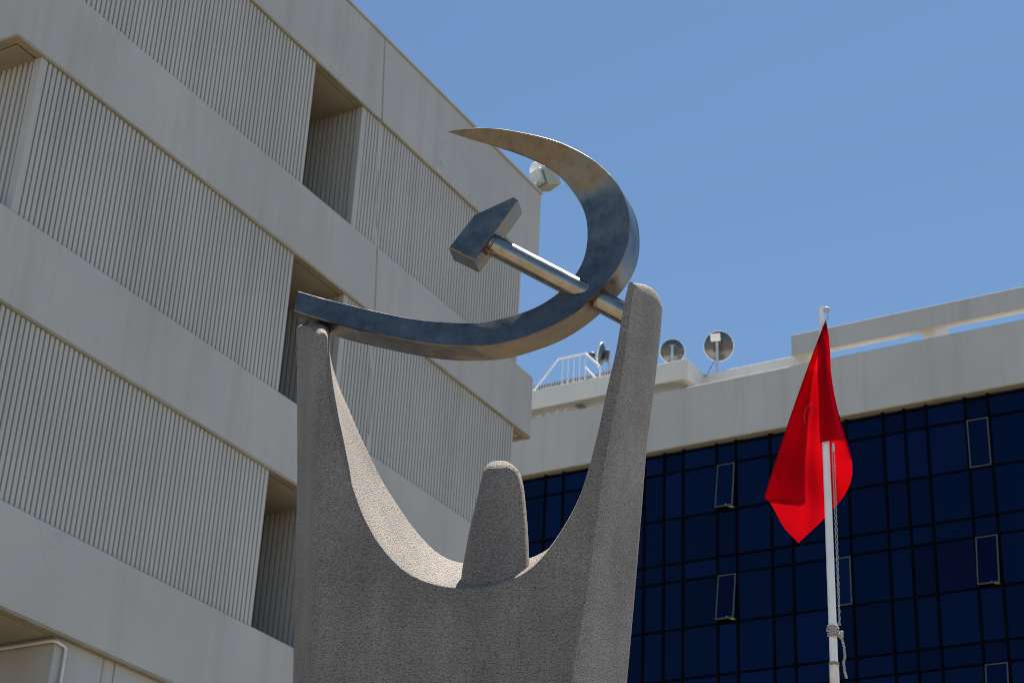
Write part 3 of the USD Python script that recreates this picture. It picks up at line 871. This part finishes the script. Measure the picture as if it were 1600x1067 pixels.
# ------------------------------------------------------------------ hammer
HAM = [(-0.333, 8.768), (-0.146, 9.056), (0.154, 9.193), (0.191, 9.161), (-0.123, 8.642)]
hp = Polygon(HAM)
cen = np.array(hp.centroid.coords[0])
hw0, hw1 = mid - 0.10, mid + 0.10
pts = []
for p in np.array(HAM):
    inn = p + (cen - p) / np.linalg.norm(cen - p) * 0.012
    pts += [mw(inn[0], hw0, inn[1]), mw(p[0], hw0 + 0.010, p[1]), mw(p[0], hw1 - 0.010, p[1]), mw(inn[0], hw1, inn[1])]
HM = thing('steel_hammer', mw(0.4, mid, 8.5), 'steel hammer with round handle piercing the sickle into the right stone arm', 'hammer')
part('hammer_head', hull(pts), M['steel'], HM)
h0, h1 = np.array([-0.05, 8.857]), np.array([1.055, 8.149])
rr_ = 0.084
hpts = [mw((h0 + (h1 - h0) * t)[0], mid, (h0 + (h1 - h0) * t)[1]) for t in np.linspace(0, 1, 20)]
part('handle', tube(hpts, rr_, 40), M['polished'], HM, smooth=40)
c0 = h0 + (h1 - h0) * 0.058
wl = []
for t in np.linspace(0, 2 * np.pi, 33):
    ax = (h1 - h0) / np.linalg.norm(h1 - h0)
    pz = np.array([-ax[1], ax[0]])
    q = c0 + pz * math.cos(t) * (rr_ + 0.004)
    wl.append(mw(q[0], mid + math.sin(t) * (rr_ + 0.004), q[1]))
part('weld_bead', tube(wl, 0.007, 6, caps=False), M['steel'], HM, smooth=40)

# ------------------------------------------------------------------ flagpole, halyard and flag
PX, PY = 3.042, 16.0
FP = thing('flagpole', (PX, PY, 0), 'slim white flagpole with a wider yellowed lower section', 'flagpole')
part('lower_tube', tube([(PX, PY, 0), (PX, PY, 6.86), (PX, PY, 6.868)], [0.045, 0.043, 0.040], 20), M['rustpaint'], FP, smooth=50)
part('upper_tube', tube([(PX, PY, 6.85), (PX, PY, 7.9), (PX, PY, 9.0), (PX, PY, 10.50), (PX, PY, 10.53)], [0.037, 0.036, 0.034, 0.027, 0.020], 20), M['paintmetal'], FP, smooth=50)
part('collar', tube([(PX, PY, 6.845), (PX, PY, 6.875)], 0.0465, 20), M['lip'], FP, smooth=50)
pu = trimesh.creation.icosphere(2, 0.035)
pu.apply_scale([1, 0.6, 1.0]); pu.apply_translation((PX + 0.055, PY - 0.01, 10.49))
part('pulley', pu, M['galv'], FP, smooth=True)
HY = thing('halyard', (PX + 0.06, PY, 7), 'grey twisted rope tied round the white flagpole with its end hanging', 'rope')


def twist(pts, r, turns, off):
    p = np.array(pts, float)
    n_ = max(12, int(turns * 10))
    t = np.linspace(0, 1, n_)
    d = np.linspace(0, 1, len(p))
    q = np.stack([np.interp(t, d, p[:, k]) for k in range(3)], 1)
    q[:, 0] += off * np.cos(t * turns * 2 * np.pi)
    q[:, 1] += off * np.sin(t * turns * 2 * np.pi)
    return tube(q, r, 6)


fy = PY - 0.055
part('line', twist([(PX + 0.062, PY - 0.03, 10.47), (PX + 0.05, fy - 0.02, 10.34)], 0.006, 3, 0.004), M['rope'], HY)
part('line', twist([(3.088, fy, 8.98), (3.090, fy, 8.4), (3.092, fy, 7.21)], 0.004, 40, 0.0028), M['rope'], HY)
part('line', twist([(3.108, fy, 8.97), (3.106, fy, 8.4), (3.100, fy, 7.21)], 0.004, 36, 0.0028), M['rope'], HY)
part('clip', tube([(3.100, fy, 9.02), (3.101, fy - 0.006, 8.97), (3.100, fy, 8.93)], [0.010, 0.014, 0.008], 8), M['galv'], HY, smooth=40)
coil = []
for t in np.linspace(0, 1, 110):
    a = t * 2 * np.pi * 5
    r = 0.047 + 0.006 * math.sin(a * 1.7)
    coil.append((PX + r * math.cos(a), PY + r * math.sin(a), 7.235 - 0.115 * t + 0.014 * math.sin(a + 0.6)))
part('coil', tube(coil, 0.009, 7), M['rope'], HY)
kn = trimesh.creation.icosphere(3, 0.030)
kn.vertices += (meshkit.noise(kn.vertices * 55, 3) - 0.5)[:, None] * 0.022 * kn.vertex_normals
kn.apply_scale([0.8, 0.8, 1.3]); kn.apply_translation((PX + 0.062, fy, 7.12))
part('knot', kn, M['rope'], HY)
part('tail', twist([(PX + 0.066, fy, 7.10), (3.128, fy, 7.0), (3.132, fy, 6.92), (3.118, fy, 6.86), (3.124, fy, 6.78), (3.138, fy, 6.72)], 0.009, 16, 0.004), M['rope'], HY)


def sheet(poly, yfun, size=0.035):
    pg = Polygon(poly).buffer(0)
    v2, f2 = trimesh.creation.triangulate_polygon(pg, engine='earcut')
    mm = trimesh.Trimesh(np.c_[v2, np.zeros(len(v2))], f2, process=True)
    v, f = trimesh.remesh.subdivide_to_size(mm.vertices, mm.faces, size, max_iter=14)
    mm = trimesh.Trimesh(v, f, process=True)
    mm.merge_vertices()
    x, z = mm.vertices[:, 0].copy(), mm.vertices[:, 1].copy()
    mm.vertices = np.c_[x, yfun(x, z), z]
    return mm


APEX = np.array([3.076, 10.36])


def lin(x, z, a, b):
    """distance to the right of the line a-b (positive on the right when b is below a)"""
    a, b = np.array(a), np.array(b)
    d = (b - a) / np.linalg.norm(b - a)
    return -((x - a[0]) * d[1] - (z - a[1]) * d[0])


def folds(x, z):
    ang = np.arctan2(x - APEX[0], APEX[1] - z)
    r = np.clip((APEX[1] - z) / 1.2, 0, 1)
    return r * (0.035 * np.sin(ang * 19 + 0.6) + 0.015 * np.sin(ang * 47 + z * 2.0)) + 0.01 * np.sin(z * 7 + x * 5)


def yA(x, z):
    r = np.clip((APEX[1] - z) / 0.9, 0, 1)
    curl = np.clip((x - 3.10) / 0.18, 0, 1) ** 2 * 0.10 * np.clip((9.3 - z) / 0.4, 0, 1)
    front = np.clip((z - 9.86) / 0.3, 0, 1)
    return (PY + 0.02 + 0.09 * r + folds(x, z) - curl) * (1 - front) + (PY - 0.055 + 0.3 * folds(x, z)) * front


def smoothcurve(pts, n=14):
    return [tuple(q) for q in resample(pts, n)]


A = [tuple(APEX)] + smoothcurve([(3.115, 10.02), (3.154, 9.677), (3.20, 9.40), (3.250, 9.09), (3.285, 8.83), (3.283, 8.72), (3.245, 8.60), (3.17, 8.49), (3.06, 8.36), (2.92, 8.20), (2.767, 8.042)], 26) + \
    smoothcurve([(2.70, 8.13), (2.63, 8.23), (2.555, 8.385), (2.51, 8.47), (2.466, 8.509)], 9)[0:] + [(2.675, 9.185), (2.89, 9.83)]
C = [tuple(APEX), (2.89, 9.83), (2.675, 9.185), (2.466, 8.509), (2.52, 8.492), (2.60, 8.515), (2.72, 8.500), (2.80, 8.47), (2.845, 8.50), (2.865, 8.98), (2.905, 9.40), (2.95, 9.80)]
Bp = [tuple(APEX)] + smoothcurve([(3.115, 10.02), (3.154, 9.677), (3.20, 9.40), (3.238, 9.15)], 8) + [(3.215, 9.085), (3.15, 9.055), (3.08, 9.045), (2.972, 9.010), (2.974, 9.39), (2.974, 9.80), (2.985, 10.02), (3.02, 10.17)]


def yC(x, z):
    d = np.clip(lin(x, z, APEX, (2.466, 8.509)) / 0.12, 0, 1)
    return yA(x, z) + 0.003 + 0.018 * np.abs(d) * np.clip((APEX[1] - z) / 0.8, 0, 1)


def yB(x, z):
    right = np.interp(z, [8.6, 9.09, 9.4, 9.677, 10.02, 10.36], [3.285, 3.25, 3.2, 3.154, 3.115, 3.076])
    d = np.clip((right - x) / 0.10, 0, 1)
    d = d * d * (3 - 2 * d)
    y = yA(x, z)
    tgt = PY - 0.062 + 0.3 * folds(x, z)
    return y * (1 - d) + tgt * d - 0.003


FG = thing('red_flag', (PX, PY, 9.3), 'red cloth flag hanging limp in folds around the white pole', 'flag')
part('cloth', joined([sheet(A, yA), sheet(C, yC), sheet(Bp, yB)]), M['flag'], FG, smooth=True)
em = np.array([(2.868, 9.27), (2.862, 9.36), (2.878, 9.44), (2.915, 9.487), (2.955, 9.492)])
em = resample(em, 16)
part('emblem', joined([tube(np.c_[em[:, 0], yA(em[:, 0], em[:, 1]) - 0.004, em[:, 1]], 0.0035, 5)] +
                      [tube(np.c_[q[:, 0], yA(q[:, 0], q[:, 1]) - 0.004, q[:, 1]], 0.004, 5) for q in (np.array([(2.925, 9.37), (2.945, 9.42)]), np.array([(2.930, 9.43), (2.955, 9.41)]))]), M['emblem'], FG)
# pale stitched hems along the two long free edges
for nm, ed in (('hem', [(3.06, 10.30), (2.89, 9.825), (2.675, 9.182), (2.468, 8.512)]), ('hem', [(3.20, 9.40), (3.238, 9.15), (3.250, 9.09), (3.276, 8.90)])):
    q = resample(ed, 30)
    part(nm, tube(np.c_[q[:, 0], yA(q[:, 0], q[:, 1]) - 0.001, q[:, 1]], 0.006, 6), M['flag'], FG, smooth=60)
